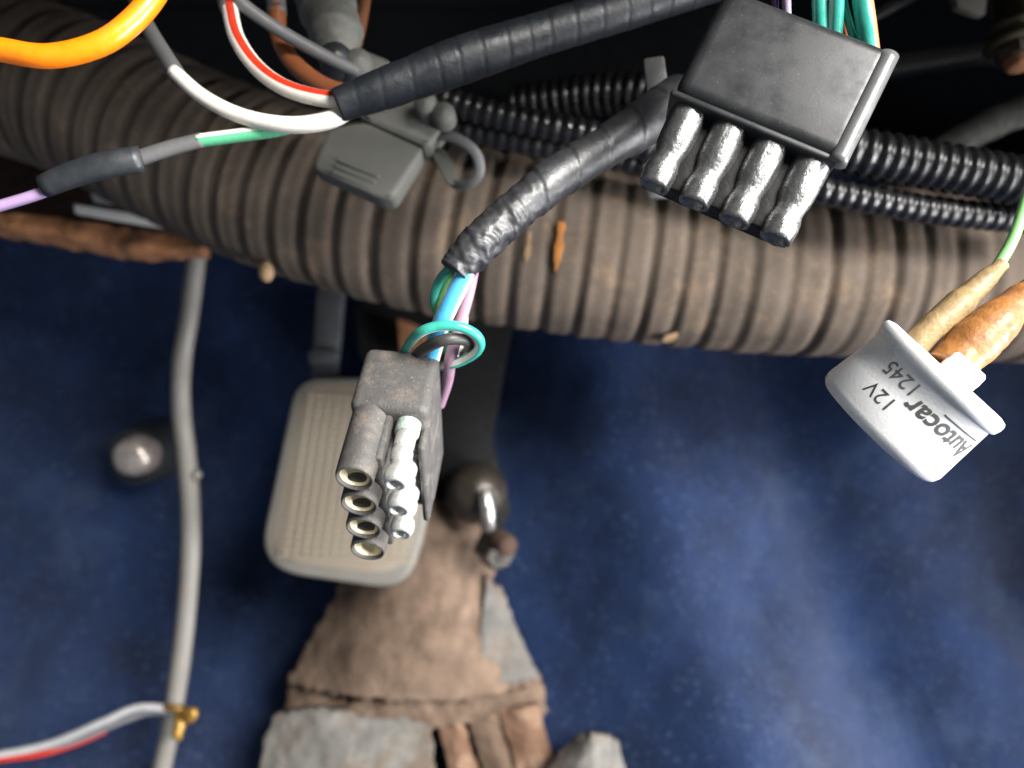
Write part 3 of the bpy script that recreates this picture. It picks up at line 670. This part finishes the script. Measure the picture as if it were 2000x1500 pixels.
# ------------------------------------------------------------------ dusty flared cover below the pedal
t = thing('flared_cover', 'dusty tan flared cover with ragged foot standing on the blue carpet', 'cover', P(820, 1400, .42))
make('flare', patch([pxs([(730, 1010, .43), (800, 985, .415), (880, 985, .415), (960, 1040, .43)]), pxs([(660, 1150, .425), (760, 1130, .402), (870, 1130, .402), (968, 1170, .425)]),
                     pxs([(600, 1255, .42), (720, 1240, .395), (870, 1240, .395), (1005, 1270, .42)]), pxs([(556, 1335, .415), (700, 1365, .39), (850, 1370, .39), (990, 1352, .40), (1060, 1330, .415)])], 60, 44, .0013, 55, .006, .003), M['tan'], t)
make('grey_facet', patch([pxs([(950, 1120, .418), (978, 1150, .42)]), pxs([(938, 1270, .4035), (1030, 1275, .415)]), pxs([(962, 1340, .397), (1052, 1326, .411)])], 22, 24, .0024, 70, .003, .002), M['grey_felt'], t)
make('torn_edge', patch([pxs([(575, 1338, .416), (700, 1372, .398), (820, 1362, .396), (940, 1350, .400), (1058, 1332, .414)]), pxs([(548, 1400, .41), (700, 1412, .396), (820, 1425, .394), (940, 1414, .40), (1078, 1398, .412)])], 60, 10, .0022, 70, .006, .004), M['tan'], t)
o = make('felt_pad', patch([pxs([(535, 1398, .402), (620, 1386, .396), (740, 1404, .394), (842, 1396, .396)]), pxs([(510, 1470, .394), (620, 1460, .388), (740, 1470, .388), (845, 1470, .39)]), pxs([(500, 1560, .386), (620, 1560, .382), (740, 1560, .382), (850, 1560, .385)])], 46, 26, 0.0016, 60, .006, .002), M['grey_felt'])
tag(o, 'crumpled grey felt pad under the torn edge of the tan cover', 'pad')
for k, (xa, xb, lab) in enumerate([(858, 905, 'reddish brown broken strip beside the grey felt pad'), (922, 976, 'wide brown broken strip between two narrower strips'), (986, 1060, 'pale brown slanted strip farthest from the felt pad')]):
    o = make('broken_strip', patch([pxs([(xa - 14, 1388, .404), ((xa + xb) / 2 - 4, 1384, .401), (xb - 10, 1380, .404)]), pxs([(xa + 14, 1480, .393), ((xa + xb) / 2 + 24, 1480, .390), (xb + 20, 1480, .394)]), pxs([(xa + 34, 1560, .386), ((xa + xb) / 2 + 48, 1560, .384), (xb + 52, 1560, .386)])], 16, 26, .002, 110, .006, .001), M['wood' if k != 1 else 'tan'])
    tag(o, lab, 'strip', 'broken strips under the tan cover')
o = make('felt_scrap', patch([pxs([(1120, 1455, .380), (1160, 1436, .374), (1205, 1450, .380)]), pxs([(1075, 1500, .376), (1150, 1490, .366), (1222, 1500, .376)]), pxs([(1070, 1560, .366), (1150, 1560, .358), (1230, 1560, .366)])], 26, 20, .003, 90, .006, .0018), M['grey_felt'])
tag(o, 'small pale felt scrap lying on the carpet beside the broken strips', 'scrap')

# ------------------------------------------------------------------ dark hardware at the upper right
t = thing('mounting_bolt', 'olive plated bolt with washers and rusty end under the dashboard', 'bolt', P(1975, 60, .27))
ba = cv(.12, -.98, -.12).normalized(); bc = P(1972, 20, .27)
make('shank', lathe([(.0055, -.03), (.0055, .004), (.0078, .005), (.0078, .0075), (.0055, .008), (.0055, .0105)], bc, ba, 32), M['olive'], t)
make('washer', lathe([(.004, .0105), (.0098, .0106), (.0105, .0118), (.0100, .0135), (.004, .0138)], bc, ba, 36), M['olive'], t)
make('nut', lathe([(.0075, .0138), (.0080, .0145), (.0075, .0175), (.005, .018)], bc, ba, 6), M['dark_rubber'], t, False)
make('thread_end', lathe([(.0052, .0165), (.0052, .0205), (.0040, .0216), (0, .0216)], bc, ba, 24), M['rust'], t)
single('steel_flange', 'grey steel flange corner beside the olive bolt', 'flange', slab(pol([(1850, -60), (1935, -60), (1925, 28), (1905, 25), (1870, 12)], .285), .004, .0006), mat('grey_flange', srgb(96, 94, 86), .6), None)
single('support_bar', 'long black support bar crossing behind the olive bolt', 'bar', slab(pol([(1640, 112), (1960, 70), (2100, 55), (2100, 140), (1940, 110), (1640, 160)], .31), .01, .002), M['black_steel'])
single('dusty_cable', 'rough dusty dark cable above the thickest conduit', 'cable', tube(pxs([(1780, 330, .30), (1860, 285, .30), (1930, 245, .30), (2060, 190, .30)]), mm(30, .3), seg=24, step=.0012, rfun=lambda s, t_, a, p: 1 + .12 * noise.noise(p * 150)), M['moss'])
single('black_strut', 'thin black strut above the support bar beside the striped teal wire', 'strut', slab(pol([(1690, 20), (1790, -30), (1800, -10), (1700, 44)], .30), .005, .001), M['black_steel'])
